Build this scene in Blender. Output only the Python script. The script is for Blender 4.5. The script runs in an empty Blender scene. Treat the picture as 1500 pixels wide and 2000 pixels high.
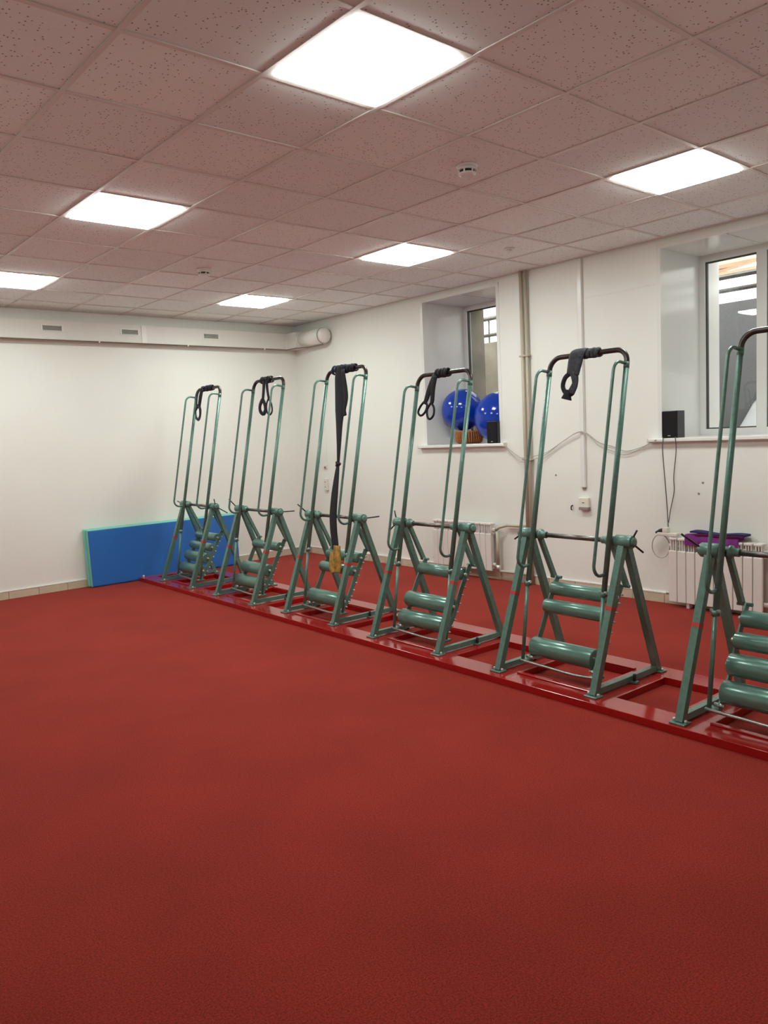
import bpy, bmesh, math, random
from mathutils import Vector, Matrix

random.seed(7)
S = bpy.context.scene
C = S.collection
PI = math.pi
H = 2.985            # ceiling height
XR, YB = 4.15, 5.87  # window wall, back wall
XL, YF = -2.4, -3.4  # unseen left wall, wall behind the camera

# ------------------------------------------------------------------ camera, world, exposure
yaw, pitch, roll = 0.70626, -0.09612, -0.04585
f = Vector((math.sin(yaw) * math.cos(pitch), math.cos(yaw) * math.cos(pitch), math.sin(pitch)))
r0 = Vector((math.cos(yaw), -math.sin(yaw), 0))
u0 = r0.cross(f)
rr = r0 * math.cos(roll) + u0 * math.sin(roll)
uu = -r0 * math.sin(roll) + u0 * math.cos(roll)
cam_d = bpy.data.cameras.new('camera')
cam_d.sensor_fit = 'HORIZONTAL'
cam_d.sensor_width = 36.0
cam_d.lens = 1537.14 / 1500 * 36.0
cam_d.clip_start = 0.05
cam = bpy.data.objects.new('camera', cam_d)
cam.matrix_world = Matrix(((rr.x, uu.x, -f.x, -1.8631), (rr.y, uu.y, -f.y, -2.8157), (rr.z, uu.z, -f.z, 1.5057), (0, 0, 0, 1)))
C.objects.link(cam)
S.camera = cam

W = bpy.data.worlds.new('overcast_sky')
S.world = W
W.use_nodes = True
bg = W.node_tree.nodes['Background']
bg.inputs[0].default_value = (1.0, 0.97, 0.93, 1)
bg.inputs[1].default_value = 3.6

S.view_settings.view_transform = 'Standard'
S.view_settings.look = 'None'
S.view_settings.gamma = 1
S.view_settings.exposure = -0.04
S.view_settings.use_curve_mapping = False
LAMP = 34.5


# ------------------------------------------------------------------ materials
def mat(name, col, rough=0.5, metal=0.0, bump=0.0, bscale=60.0, var=0.0, vscale=6.0, coat=0.0, emit=0.0, spec=0.5, dark=None):
    m = bpy.data.materials.new(name)
    m.use_nodes = True
    nt = m.node_tree
    p = nt.nodes['Principled BSDF']
    p.inputs['Roughness'].default_value = rough
    p.inputs['Metallic'].default_value = metal
    p.inputs['Specular IOR Level'].default_value = spec
    p.inputs['Coat Weight'].default_value = coat
    p.inputs['Coat Roughness'].default_value = 0.12
    tc = nt.nodes.new('ShaderNodeTexCoord')
    n = nt.nodes.new('ShaderNodeTexNoise')
    n.inputs['Scale'].default_value = vscale
    n.inputs['Detail'].default_value = 4
    nt.links.new(tc.outputs['Object'], n.inputs['Vector'])
    cr = nt.nodes.new('ShaderNodeValToRGB')
    c = Vector(col)
    d = Vector(dark) if dark else c * (1 - var)
    b = c * (1 + var * 0.6)
    cr.color_ramp.elements[0].position = 0.3
    cr.color_ramp.elements[1].position = 0.7
    cr.color_ramp.elements[0].color = (*d, 1)
    cr.color_ramp.elements[1].color = (*b, 1)
    nt.links.new(n.outputs[0], cr.inputs[0])
    nt.links.new(cr.outputs[0], p.inputs['Base Color'])
    if emit:
        p.inputs['Emission Color'].default_value = (*col, 1)
        p.inputs['Emission Strength'].default_value = emit
    if bump:
        n2 = nt.nodes.new('ShaderNodeTexNoise')
        n2.inputs['Scale'].default_value = bscale
        n2.inputs['Detail'].default_value = 3
        nt.links.new(tc.outputs['Object'], n2.inputs['Vector'])
        bn = nt.nodes.new('ShaderNodeBump')
        bn.inputs['Strength'].default_value = bump
        bn.inputs['Distance'].default_value = 0.01
        nt.links.new(n2.outputs[0], bn.inputs['Height'])
        nt.links.new(bn.outputs[0], p.inputs['Normal'])
    return m


def tile_mat():
    m = bpy.data.materials.new('mineral_fibre_tile')
    m.use_nodes = True
    nt = m.node_tree
    L = nt.links
    p = nt.nodes['Principled BSDF']
    p.inputs['Roughness'].default_value = 0.9
    p.inputs['Specular IOR Level'].default_value = 0.15
    tc = nt.nodes.new('ShaderNodeTexCoord')
    oi = nt.nodes.new('ShaderNodeObjectInfo')
    add = nt.nodes.new('ShaderNodeVectorMath')
    add.operation = 'ADD'
    mul = nt.nodes.new('ShaderNodeMath')
    mul.operation = 'MULTIPLY'
    mul.inputs[1].default_value = 37.0
    L.new(oi.outputs['Random'], mul.inputs[0])
    L.new(tc.outputs['Object'], add.inputs[0])
    L.new(mul.outputs[0], add.inputs[1])
    vo = nt.nodes.new('ShaderNodeTexVoronoi')
    vo.inputs['Scale'].default_value = 60
    L.new(add.outputs[0], vo.inputs['Vector'])
    lt = nt.nodes.new('ShaderNodeMapRange')          # small pits around the cell points
    lt.inputs['From Min'].default_value = 0.16
    lt.inputs['From Max'].default_value = 0.26
    L.new(vo.outputs['Distance'], lt.inputs['Value'])
    sel = nt.nodes.new('ShaderNodeSeparateColor')    # only about a third of the cells have a pit
    L.new(vo.outputs['Color'], sel.inputs[0])
    gt = nt.nodes.new('ShaderNodeMath')
    gt.operation = 'GREATER_THAN'
    gt.inputs[1].default_value = 0.42
    L.new(sel.outputs[0], gt.inputs[0])
    mx = nt.nodes.new('ShaderNodeMath')
    mx.operation = 'MAXIMUM'
    L.new(gt.outputs[0], mx.inputs[0])
    L.new(lt.outputs[0], mx.inputs[1])
    mix = nt.nodes.new('ShaderNodeMix')
    mix.data_type = 'RGBA'
    mix.inputs['A'].default_value = (0.26, 0.20, 0.18, 1)
    L.new(mx.outputs[0], mix.inputs['Factor'])
    hs = nt.nodes.new('ShaderNodeHueSaturation')     # tiles differ a little from each other
    hs.inputs['Color'].default_value = (0.89, 0.935, 0.925, 1)
    mr = nt.nodes.new('ShaderNodeMapRange')
    mr.inputs['To Min'].default_value = 0.95
    mr.inputs['To Max'].default_value = 1.05
    L.new(oi.outputs['Random'], mr.inputs['Value'])
    L.new(mr.outputs[0], hs.inputs['Value'])
    L.new(hs.outputs[0], mix.inputs['B'])
    L.new(mix.outputs['Result'], p.inputs['Base Color'])
    b = nt.nodes.new('ShaderNodeBump')
    b.inputs['Strength'].default_value = 0.5
    b.inputs['Distance'].default_value = 0.004
    L.new(mx.outputs[0], b.inputs['Height'])
    L.new(b.outputs[0], p.inputs['Normal'])
    return m


def carpet_mat():
    m = bpy.data.materials.new('red_carpet')
    m.use_nodes = True
    nt = m.node_tree
    L = nt.links
    p = nt.nodes['Principled BSDF']
    p.inputs['Roughness'].default_value = 0.95
    p.inputs['Specular IOR Level'].default_value = 0.1
    p.inputs['Sheen Weight'].default_value = 0.15
    p.inputs['Sheen Roughness'].default_value = 0.5
    p.inputs['Sheen Tint'].default_value = (1, 0.5, 0.4, 1)
    tc = nt.nodes.new('ShaderNodeTexCoord')
    fine = nt.nodes.new('ShaderNodeTexNoise')
    fine.inputs['Scale'].default_value = 170
    fine.inputs['Detail'].default_value = 5
    fine.inputs['Roughness'].default_value = 0.7
    big = nt.nodes.new('ShaderNodeTexNoise')
    big.inputs['Scale'].default_value = 1.8
    big.inputs['Detail'].default_value = 5
    L.new(tc.outputs['Object'], fine.inputs['Vector'])
    L.new(tc.outputs['Object'], big.inputs['Vector'])
    cr = nt.nodes.new('ShaderNodeValToRGB')
    e = cr.color_ramp.elements
    e[0].position, e[1].position = 0.35, 0.66
    e[0].color = (0.150, 0.0105, 0.0075, 1)
    e[1].color = (0.425, 0.038, 0.025, 1)
    L.new(fine.outputs[0], cr.inputs[0])
    mr = nt.nodes.new('ShaderNodeMapRange')
    mr.inputs['From Min'].default_value = 0.3
    mr.inputs['From Max'].default_value = 0.7
    mr.inputs['To Min'].default_value = 0.84
    mr.inputs['To Max'].default_value = 1.06
    L.new(big.outputs[0], mr.inputs['Value'])
    vm = nt.nodes.new('ShaderNodeVectorMath')
    vm.operation = 'SCALE'
    L.new(cr.outputs[0], vm.inputs[0])
    L.new(mr.outputs[0], vm.inputs['Scale'])
    L.new(vm.outputs[0], p.inputs['Base Color'])
    b = nt.nodes.new('ShaderNodeBump')
    b.inputs['Strength'].default_value = 0.55
    b.inputs['Distance'].default_value = 0.006
    L.new(fine.outputs[0], b.inputs['Height'])
    L.new(b.outputs[0], p.inputs['Normal'])
    return m


def glass_mat():
    m = bpy.data.materials.new('window_glass')
    m.use_nodes = True
    nt = m.node_tree
    nt.nodes.remove(nt.nodes['Principled BSDF'])
    out = nt.nodes['Material Output']
    t = nt.nodes.new('ShaderNodeBsdfTransparent')
    t.inputs[0].default_value = (0.9, 0.92, 0.92, 1)
    g = nt.nodes.new('ShaderNodeBsdfGlossy')
    g.inputs['Roughness'].default_value = 0.01
    fr = nt.nodes.new('ShaderNodeFresnel')
    geo = nt.nodes.new('ShaderNodeNewGeometry')      # same reflectance on both faces of the thin pane
    ior = nt.nodes.new('ShaderNodeMapRange')
    ior.inputs['To Min'].default_value = 1.52
    ior.inputs['To Max'].default_value = 1 / 1.52
    nt.links.new(geo.outputs['Backfacing'], ior.inputs['Value'])
    nt.links.new(ior.outputs[0], fr.inputs[0])
    mx = nt.nodes.new('ShaderNodeMixShader')
    nt.links.new(fr.outputs[0], mx.inputs[0])
    nt.links.new(t.outputs[0], mx.inputs[1])
    nt.links.new(g.outputs[0], mx.inputs[2])
    nt.links.new(mx.outputs[0], out.inputs[0])
    return m


M = dict(
    wall=mat('wall_paint', (0.85, 0.85, 0.795), 0.55, bump=0.12, bscale=120, var=0.02, vscale=1.5),
    white=mat('white_paint', (0.82, 0.80, 0.75), 0.4, var=0.02),
    pvc=mat('white_plastic_panel', (0.80, 0.80, 0.77), 0.16, var=0.015, vscale=2),
    frame=mat('white_window_plastic', (0.83, 0.83, 0.80), 0.25, var=0.01),
    duct=mat('duct_white', (0.74, 0.72, 0.67), 0.45, var=0.02),
    tile=tile_mat(), carpet=carpet_mat(), glass=glass_mat(),
    grid=mat('grid_bar_white', (0.74, 0.69, 0.65), 0.45, var=0.02),
    void=mat('ceiling_void_shade', (0.05, 0.045, 0.04), 0.9),
    lamp=mat('lamp_diffuser', (0.93, 1.0, 0.955), 0.4, emit=LAMP),
    green=mat('green_hammer_paint', (0.120, 0.245, 0.200), 0.34, metal=0.25, bump=0.18, bscale=160, var=0.16, vscale=40, coat=0.25),
    roller=mat('green_roller_paint', (0.125, 0.262, 0.212), 0.28, metal=0.3, bump=0.05, bscale=120, var=0.1, vscale=14, coat=0.4),
    steel=mat('worn_dark_steel', (0.20, 0.19, 0.175), 0.32, metal=0.85, var=0.35, vscale=18),
    rod=mat('brushed_steel', (0.42, 0.42, 0.38), 0.35, metal=0.8, var=0.25, vscale=20),
    grip=mat('dark_bar_paint', (0.045, 0.034, 0.030), 0.3, metal=0.3, var=0.5, vscale=16),
    bolt=mat('zinc_bolt', (0.62, 0.66, 0.60), 0.35, metal=0.7),
    redpaint=mat('glossy_red_paint', (0.36, 0.008, 0.008), 0.13, var=0.1, vscale=5, coat=0.4, bump=0.008, bscale=5),
    tape=mat('red_tape', (0.45, 0.05, 0.04), 0.5),
    black=mat('black_band', (0.014, 0.016, 0.022), 0.75, var=0.4, vscale=60, bump=0.3, bscale=250),
    greyband=mat('dark_grey_cloth_band', (0.060, 0.068, 0.080), 0.85, var=0.4, vscale=40, bump=0.4, bscale=160),
    navy=mat('navy_band', (0.012, 0.013, 0.045), 0.8, var=0.4, vscale=40),
    yellow=mat('yellow_webbing', (0.50, 0.33, 0.075), 0.7, var=0.3, vscale=26, dark=(0.22, 0.12, 0.012)),
    matblue=mat('blue_vinyl', (0.022, 0.150, 0.50), 0.42, var=0.06, vscale=3, bump=0.1, bscale=8),
    matteal=mat('teal_vinyl', (0.22, 0.62, 0.50), 0.45, var=0.05),
    matshadow=mat('mat_shadow_navy', (0.012, 0.02, 0.07), 0.6),
    ball=mat('blue_ball_vinyl', (0.003, 0.045, 0.40), 0.12, var=0.05, coat=0.1),
    wicker=mat('wicker', (0.38, 0.12, 0.025), 0.6, var=0.3, vscale=30),
    wickershade=mat('shaded_wicker', (0.07, 0.02, 0.008), 0.8, var=0.3, vscale=30),
    speaker=mat('black_speaker_wood', (0.022, 0.025, 0.028), 0.4, var=0.1),
    cloth=mat('speaker_grille_cloth', (0.004, 0.004, 0.005), 0.9, bump=0.3, bscale=400),
    cream=mat('cream_tile', (0.62, 0.53, 0.39), 0.35, var=0.10, vscale=9),
    grout=mat('grout', (0.42, 0.36, 0.28), 0.9),
    pipe=mat('beige_pipe_paint', (0.50, 0.44, 0.34), 0.4, var=0.05),
    brown=mat('brown_cable', (0.24, 0.19, 0.15), 0.6),
    radiator=mat('radiator_enamel', (0.80, 0.755, 0.71), 0.3, var=0.02),
    slot=mat('grille_dark', (0.26, 0.235, 0.205), 0.7),
    cable=mat('grey_cable', (0.46, 0.43, 0.38), 0.6),
    dcable=mat('dark_cable', (0.10, 0.10, 0.10), 0.6),
    plastic=mat('ivory_plastic', (0.78, 0.75, 0.66), 0.35),
    hole=mat('black_plastic', (0.02, 0.02, 0.02), 0.5),
    gasket=mat('window_gasket', (0.06, 0.06, 0.055), 0.6),
    concrete=mat('stained_concrete', (0.285, 0.255, 0.20), 0.9, bump=0.4, bscale=20, var=0.28, vscale=3),
    greywall=mat('grey_plaster', (0.20, 0.205, 0.215), 0.85, bump=0.3, bscale=30, var=0.12, vscale=2),
    snow=mat('snow', (0.86, 0.87, 0.90), 0.7, bump=0.4, bscale=14, var=0.03),
    ply=mat('plywood', (0.62, 0.42, 0.27), 0.7, var=0.15, vscale=5),
    purple=mat('purple_towel', (0.20, 0.022, 0.20), 0.9, bump=0.5, bscale=200, var=0.25, vscale=14),
    navytowel=mat('navy_towel', (0.022, 0.015, 0.11), 0.9, bump=0.5, bscale=200, var=0.3, vscale=14),
    redtowel=mat('crimson_towel', (0.24, 0.015, 0.06), 0.9, bump=0.5, bscale=200, var=0.3),
)


# ------------------------------------------------------------------ mesh helpers
def box(bm, lo, hi):
    vs = [bm.verts.new((x, y, z)) for x in (lo[0], hi[0]) for y in (lo[1], hi[1]) for z in (lo[2], hi[2])]
    for q in ((0, 1, 3, 2), (4, 6, 7, 5), (0, 4, 5, 1), (2, 3, 7, 6), (0, 2, 6, 4), (1, 5, 7, 3)):
        bm.faces.new([vs[i] for i in q])


def bevel_box(bm, lo, hi, w=0.004, seg=2):
    b = bmesh.new()
    box(b, lo, hi)
    bmesh.ops.bevel(b, geom=b.edges[:], offset=w, segments=seg, affect='EDGES', profile=0.5)
    me = bpy.data.meshes.new('t')
    b.to_mesh(me)
    b.free()
    bm.from_mesh(me)
    bpy.data.meshes.remove(me)


def sweep(bm, pts, ra, rb=None, n=10, side=None, square=False, closed=False):
    """tube through pts; ra (along side vector) and rb are radii, numbers or one per point"""
    pts = [Vector(p) for p in pts]
    N = len(pts)
    ra = [ra] * N if not hasattr(ra, '__len__') else ra
    rb = ra if rb is None else ([rb] * N if not hasattr(rb, '__len__') else rb)
    prev = None
    rings = []
    for i, p in enumerate(pts):
        if closed:
            t = pts[(i + 1) % N] - pts[i - 1]
        else:
            t = pts[min(i + 1, N - 1)] - pts[max(i - 1, 0)]
        t.normalize()
        if side is not None:
            s = Vector(side)
            s = s - t * s.dot(t)
            if s.length < 1e-4:
                s = t.orthogonal()
        elif prev is None:
            s = t.orthogonal()
        else:
            s = prev - t * prev.dot(t)
        s.normalize()
        prev = s
        o = t.cross(s)
        ring = []
        k = 4 if square else n
        for j in range(k):
            a = 2 * PI * (j + 0.5) / k
            g = math.sqrt(2) if square else 1.0
            ring.append(bm.verts.new(p + s * (math.cos(a) * ra[i] * g) + o * (math.sin(a) * rb[i] * g)))
        rings.append(ring)
    k = len(rings[0])
    for i in range(N if closed else N - 1):
        A, B = rings[i], rings[(i + 1) % N]
        for j in range(k):
            fc = bm.faces.new((A[j], A[(j + 1) % k], B[(j + 1) % k], B[j]))
            fc.smooth = not square
    if not closed:
        bm.faces.new(rings[0][::-1])
        bm.faces.new(rings[-1])


def rings_rev(bm, prof, axis='Z', org=(0, 0, 0), n=24):
    """surface of revolution; prof = [(radius, along)]"""
    org = Vector(org)
    R = []
    for r, h in prof:
        row = []
        for j in range(n):
            a = 2 * PI * j / n
            if axis == 'Z':
                v = Vector((r * math.cos(a), r * math.sin(a), h))
            elif axis == 'Y':
                v = Vector((r * math.cos(a), h, r * math.sin(a)))
            else:
                v = Vector((h, r * math.cos(a), r * math.sin(a)))
            row.append(bm.verts.new(org + v))
        R.append(row)
    for A, B in zip(R, R[1:]):
        for j in range(n):
            bm.faces.new((A[j], A[(j + 1) % n], B[(j + 1) % n], B[j])).smooth = True
    bm.faces.new(R[0][::-1])
    bm.faces.new(R[-1])


def arc(c, r, a0, a1, u, v, n=6):
    c, u, v = Vector(c), Vector(u), Vector(v)
    return [c + u * (r * math.cos(a0 + (a1 - a0) * i / n)) + v * (r * math.sin(a0 + (a1 - a0) * i / n)) for i in range(n + 1)]


def smooth_path(pts, k=5):
    """Catmull-Rom through pts"""
    P = [Vector(p) for p in pts]
    P = [P[0] * 2 - P[1]] + P + [P[-1] * 2 - P[-2]]
    out = []
    for i in range(1, len(P) - 2):
        for j in range(k):
            t = j / k
            a, b, c, d = P[i - 1], P[i], P[i + 1], P[i + 2]
            out.append(0.5 * ((2 * b) + (c - a) * t + (2 * a - 5 * b + 4 * c - d) * t * t + (-a + 3 * b - 3 * c + d) * t ** 3))
    out.append(P[-2])
    return out


def lerpn(vals, n):
    out = []
    for i in range(n):
        x = i / (n - 1) * (len(vals) - 1)
        k = min(int(x), len(vals) - 2)
        out.append(vals[k] + (vals[k + 1] - vals[k]) * (x - k))
    return out


def obj(name, bm, m, parent=None, mesh=None, loc=None):
    if mesh is None:
        bmesh.ops.recalc_face_normals(bm, faces=bm.faces[:])
        mesh = bpy.data.meshes.new(name)
        bm.to_mesh(mesh)
        bm.free()
        for mm in (m if isinstance(m, list) else [m]):
            mesh.materials.append(M[mm])
    o = bpy.data.objects.new(name, mesh)
    C.objects.link(o)
    if parent:
        o.parent = parent
    if loc is not None:
        o.location = loc
    return o


def tag(o, label=None, cat=None, group=None, kind=None):
    if label: o['label'] = label
    if cat: o['category'] = cat
    if group: o['group'] = group
    if kind: o['kind'] = kind
    return o


def thing(name, label=None, cat=None, loc=(0, 0, 0), rz=0.0, group=None, kind=None):
    o = bpy.data.objects.new(name, None)
    o.empty_display_size = 0.05
    C.objects.link(o)
    o.location = loc
    o.rotation_euler = (0, 0, rz)
    return tag(o, label, cat, group, kind)


def boxes(*bs):
    bm = bmesh.new()
    for lo, hi in bs:
        box(bm, lo, hi)
    return bm


def bbox(lo, hi, w=0.004, seg=2):
    bm = bmesh.new()
    bevel_box(bm, lo, hi, w, seg)
    return bm


def tube(pts, r, n=10, **k):
    bm = bmesh.new()
    sweep(bm, pts, r, n=n, **k)
    return bm


# ------------------------------------------------------------------ room shell
fl = obj('floor', boxes(((XL - 0.1, YF - 0.1, -0.12), (XR + 0.95, YB + 0.2, 0))), 'carpet')
tag(fl, 'dark red short-pile carpet covering the whole floor', kind='structure')
wb = obj('wall_back', boxes(((XL - 0.1, YB, 0), (XR + 0.95, YB + 0.2, H + 0.3))), 'wall')
tag(wb, 'plain off-white back wall behind the blue mat', kind='structure')
wl = obj('wall_left', boxes(((XL - 0.2, YF - 0.1, 0), (XL, YB, H + 0.3))), 'wall')
tag(wl, 'off-white left wall outside the picture', kind='structure')
wf = obj('wall_front', boxes(((XL - 0.2, YF - 0.2, 0), (XR + 0.95, YF, H + 0.3))), 'wall')
tag(wf, 'off-white wall behind the camera', kind='structure')
XO = 5.10   # outer face of the window wall
ZS, ZT = 1.375, 2.925
WINS = [(2.385, 3.455), (-0.42, 0.655)]
bs = []
yy = YF
for a, b in sorted(WINS):
    bs.append(((XR, yy, 0), (XO, a, H + 0.3)))
    bs.append(((XR, a, 0), (XO, b, ZS)))
    bs.append(((XR, a, ZT), (XO, b, H + 0.3)))
    yy = b
bs.append(((XR, yy, 0), (XO, YB, H + 0.3)))
wr = obj('wall_right', boxes(*bs), 'wall')
tag(wr, 'off-white wall with two deep windows on the right', kind='structure')
# faint joints of the wall covering: thin cover strips
for (y, z0, z1) in ((5.31, 1.2, 2.62), (4.706, 2.1, 2.52)):
    tag(obj('joint_strip', boxes(((XR - 0.002, y - 0.004, z0), (XR + 0.01, y + 0.004, z1))), 'white', wr))
tag(obj('joint_strip', boxes(((XR - 0.0025, 0.69, 2.633), (XR + 0.01, 1.375, 2.645))), 'white', wr))
# wall plugs / screw holes
for y, z in ((1.73, 1.068), (0.295, 1.018), (0.33, 0.93)):
    bm = bmesh.new()
    rings_rev(bm, [(0.009, -0.004), (0.009, 0.003)], 'X', (XR, y, z), 10)
    obj('wall_plug', bm, 'slot', wr)

# baseboard tiles
def baseboard(name, label, along, start, a, b, fixed, skip=None):
    root = thing(name, label, kind='structure')
    bb = boxes(((a, fixed - 0.004, 0), (b, fixed, 0.08))) if along == 'x' else boxes(((fixed - 0.004, a, 0), (fixed, b, 0.08)))
    obj('grout_bed', bb, 'grout', root)
    bm = bmesh.new()
    if along == 'x':
        bevel_box(bm, (a, fixed - 0.016, 0.078), (b, fixed, 0.092), 0.003)
    else:
        bevel_box(bm, (fixed - 0.016, a, 0.078), (fixed, b, 0.092), 0.003)
    obj('bead', bm, 'white', root)
    bm = bmesh.new()
    if along == 'x':
        bevel_box(bm, (-0.148, -0.013, 0.0), (0.148, 0, 0.078), 0.002, 1)
    else:
        bevel_box(bm, (-0.013, -0.148, 0.0), (0, 0.148, 0.078), 0.002, 1)
    me = None
    x = start
    while x - 0.3 > a:
        x -= 0.3
    while x + 0.15 <= b + 0.16:
        c = x + 0.15
        if a + 0.1 <= c <= b - 0.1:
            loc = (c, fixed, 0) if along == 'x' else (fixed, c, 0)
            if me is None:
                o = obj('skirting_tile', bm, 'cream', root, loc=loc)
                me = o.data
            else:
                o = obj('skirting_tile', None, None, root, mesh=me, loc=loc)
        x += 0.3


baseboard('baseboard_back', 'cream ceramic tile skirting along the back wall', 'x', 0.379, XL, XR, YB)
baseboard('baseboard_right', 'cream ceramic tile skirting along the window wall', 'y', 0.634, -1.2, YB - 0.014, XR)
# small raised skirting piece in the corner
obj('corner_skirting', bbox((XR - 0.09, YB - 0.05, 0), (XR - 0.016, YB - 0.016, 0.125), 0.004), 'cream', bpy.data.objects['baseboard_back'])

# ------------------------------------------------------------------ ceiling: grid, tiles, lights
ce = thing('ceiling', 'suspended ceiling of square speckled mineral fibre tiles', kind='structure')
obj('ceiling_void', boxes(((XL, YF, H + 0.05), (XR, YB, H + 0.25))), 'void', ce)  # slab coloured dark so the open gap at the window wall looks shaded
LIGHTS = {}
for i in (0, 4):
    for j in (-1, 3, 7):
        LIGHTS[(i, j)] = 1
xs = [XL] + [0.6 * i for i in range(-3, 7)] + [XR]
ys = [YF] + [0.6 * j for j in range(-5, 10)] + [YB]
TILE = {}
def tile_mesh(w, d):
    key = (round(w, 3), round(d, 3))
    if key not in TILE:
        bm = bmesh.new()
        bevel_box(bm, (-w / 2, -d / 2, 0), (w / 2, d / 2, 0.015), 0.002, 1)
        bmesh.ops.recalc_face_normals(bm, faces=bm.faces[:])
        me = bpy.data.meshes.new('ceiling_tile')
        bm.to_mesh(me)
        bm.free()
        me.materials.append(M['tile'])
        TILE[key] = me
    return TILE[key]
for a, b in zip(xs, xs[1:]):
    for c, d in zip(ys, ys[1:]):
        i, j = round(a / 0.6), round(c / 0.6)
        if (i, j) in LIGHTS and b - a > 0.55:
            continue
        obj('ceiling_tile', None, None, ce, mesh=tile_mesh(min(b, XR - 0.012) - a - 0.006, d - c - 0.006), loc=((a + min(b, XR - 0.012)) / 2, (c + d) / 2, H + 0.006))
for x in xs[1:-1]:
    bm = boxes(((x - 0.0115, YF, H), (x + 0.0115, YB, H + 0.005)), ((x - 0.002, YF, H + 0.005), (x + 0.002, YB, H + 0.03)))
    obj('grid_bar', bm, 'grid', ce)
for y in ys[1:-1]:
    bm = boxes(((XL, y - 0.0115, H + 0.0008), (XR - 0.013, y + 0.0115, H + 0.0055)), ((XL, y - 0.002, H + 0.005), (XR, y + 0.002, H + 0.03)))
    obj('grid_bar', bm, 'grid', ce)
for n_, lo, hi in (('wall_angle', (XR - 0.034, YF, H), (XR - 0.013, YB, H + 0.005)), ('wall_angle', (XL, YB - 0.018, H), (XR, YB, H + 0.005))):
    obj(n_, boxes((lo, hi)), 'grid', ce)

LLAB = {(0, -1): 'largest square ceiling light, nearest the camera at the top middle',
        (4, -1): 'square ceiling light on the right, nearest the right window',
        (0, 3): 'square ceiling light on the left, whole and second from the left edge',
        (4, 3): 'square ceiling light in the middle, above the window with blue balls',
        (0, 7): 'square ceiling light cut off by the left edge of the picture',
        (4, 7): 'smallest square ceiling light, far off near the corner duct'}
bm = boxes(((-0.260, -0.260, -0.017), (0.260, 0.260, 0.004)))   # drop below the tiles shaped so the glowing sides brighten the ceiling
diff_me = None
bmf = boxes(((-0.291, -0.291, 0), (-0.275, 0.291, 0.03)), ((0.275, -0.291, 0), (0.291, 0.291, 0.03)),
            ((-0.275, -0.291, 0), (0.275, -0.275, 0.03)), ((-0.275, 0.275, 0), (0.275, 0.291, 0.03)))
frame_me = None
for (i, j) in LIGHTS:
    lab = LLAB.get((i, j), 'square white ceiling light outside the picture, beside or behind the camera')
    t = thing('ceiling_light', lab, 'ceiling light', (0.6 * i + 0.3, 0.6 * j + 0.3, H + 0.001), group='square ceiling lights outside the picture' if (i, j) not in LLAB else 'square ceiling lights')
    if diff_me is None:
        d = obj('diffuser', bm, 'lamp', t, loc=(0, 0, 0.004))
        diff_me = d.data
        fr_ = obj('frame', bmf, 'white', t)
        frame_me = fr_.data
    else:
        obj('diffuser', None, None, t, mesh=diff_me, loc=(0, 0, 0.004))
        obj('frame', None, None, t, mesh=frame_me)


# smoke detectors
def detector(loc, label, s=1.0):
    t = thing('smoke_detector', label, 'smoke detector', loc, group='ceiling detectors')
    bm = bmesh.new()
    rings_rev(bm, [(0.052 * s, 0), (0.052 * s, -0.008 * s), (0.046 * s, -0.012 * s)], 'Z', n=28)
    obj('base', bm, 'white', t)
    bm = bmesh.new()
    rings_rev(bm, [(0.046 * s, -0.012 * s), (0.046 * s, -0.026 * s)], 'Z', n=28)
    obj('body', bm, 'white', t)
    bm = bmesh.new()
    rings_rev(bm, [(0.036 * s, -0.026 * s), (0.036 * s, -0.038 * s)], 'Z', n=24)
    obj('sensor_slot', bm, 'hole', t)
    for k in range(6):
        bm = bmesh.new()
        a = k * PI / 3 + 0.4
        sweep(bm, [(0.040 * s * math.cos(a), 0.040 * s * math.sin(a), -0.024 * s), (0.040 * s * math.cos(a), 0.040 * s * math.sin(a), -0.04 * s)], 0.004 * s, square=True)
        obj('rib', bm, 'white', t)
    bm = bmesh.new()
    rings_rev(bm, [(0.043 * s, -0.038 * s), (0.043 * s, -0.044 * s), (0.03 * s, -0.050 * s)], 'Z', n=28)
    obj('cap', bm, 'white', t)


detector((1.52, 0.30, H + 0.006), 'white smoke detector nearest the camera, on a ceiling tile', 1.15)
detector((1.51, 3.36, H + 0.006), 'white smoke detector farther away, above the green machines', 1.15)
t = thing('ceiling_disc', 'small flat white disc on the ceiling near the window wall', 'detector', (3.30, 1.50, H + 0.006))
bm = bmesh.new()
rings_rev(bm, [(0.045, 0), (0.045, -0.006), (0.03, -0.014)], 'Z', n=24)
obj('base', bm, 'grid', t)
bm = bmesh.new()
rings_rev(bm, [(0.018, -0.014), (0.014, -0.03)], 'Z', n=16)
obj('sensor', bm, 'grid', t)

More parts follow.
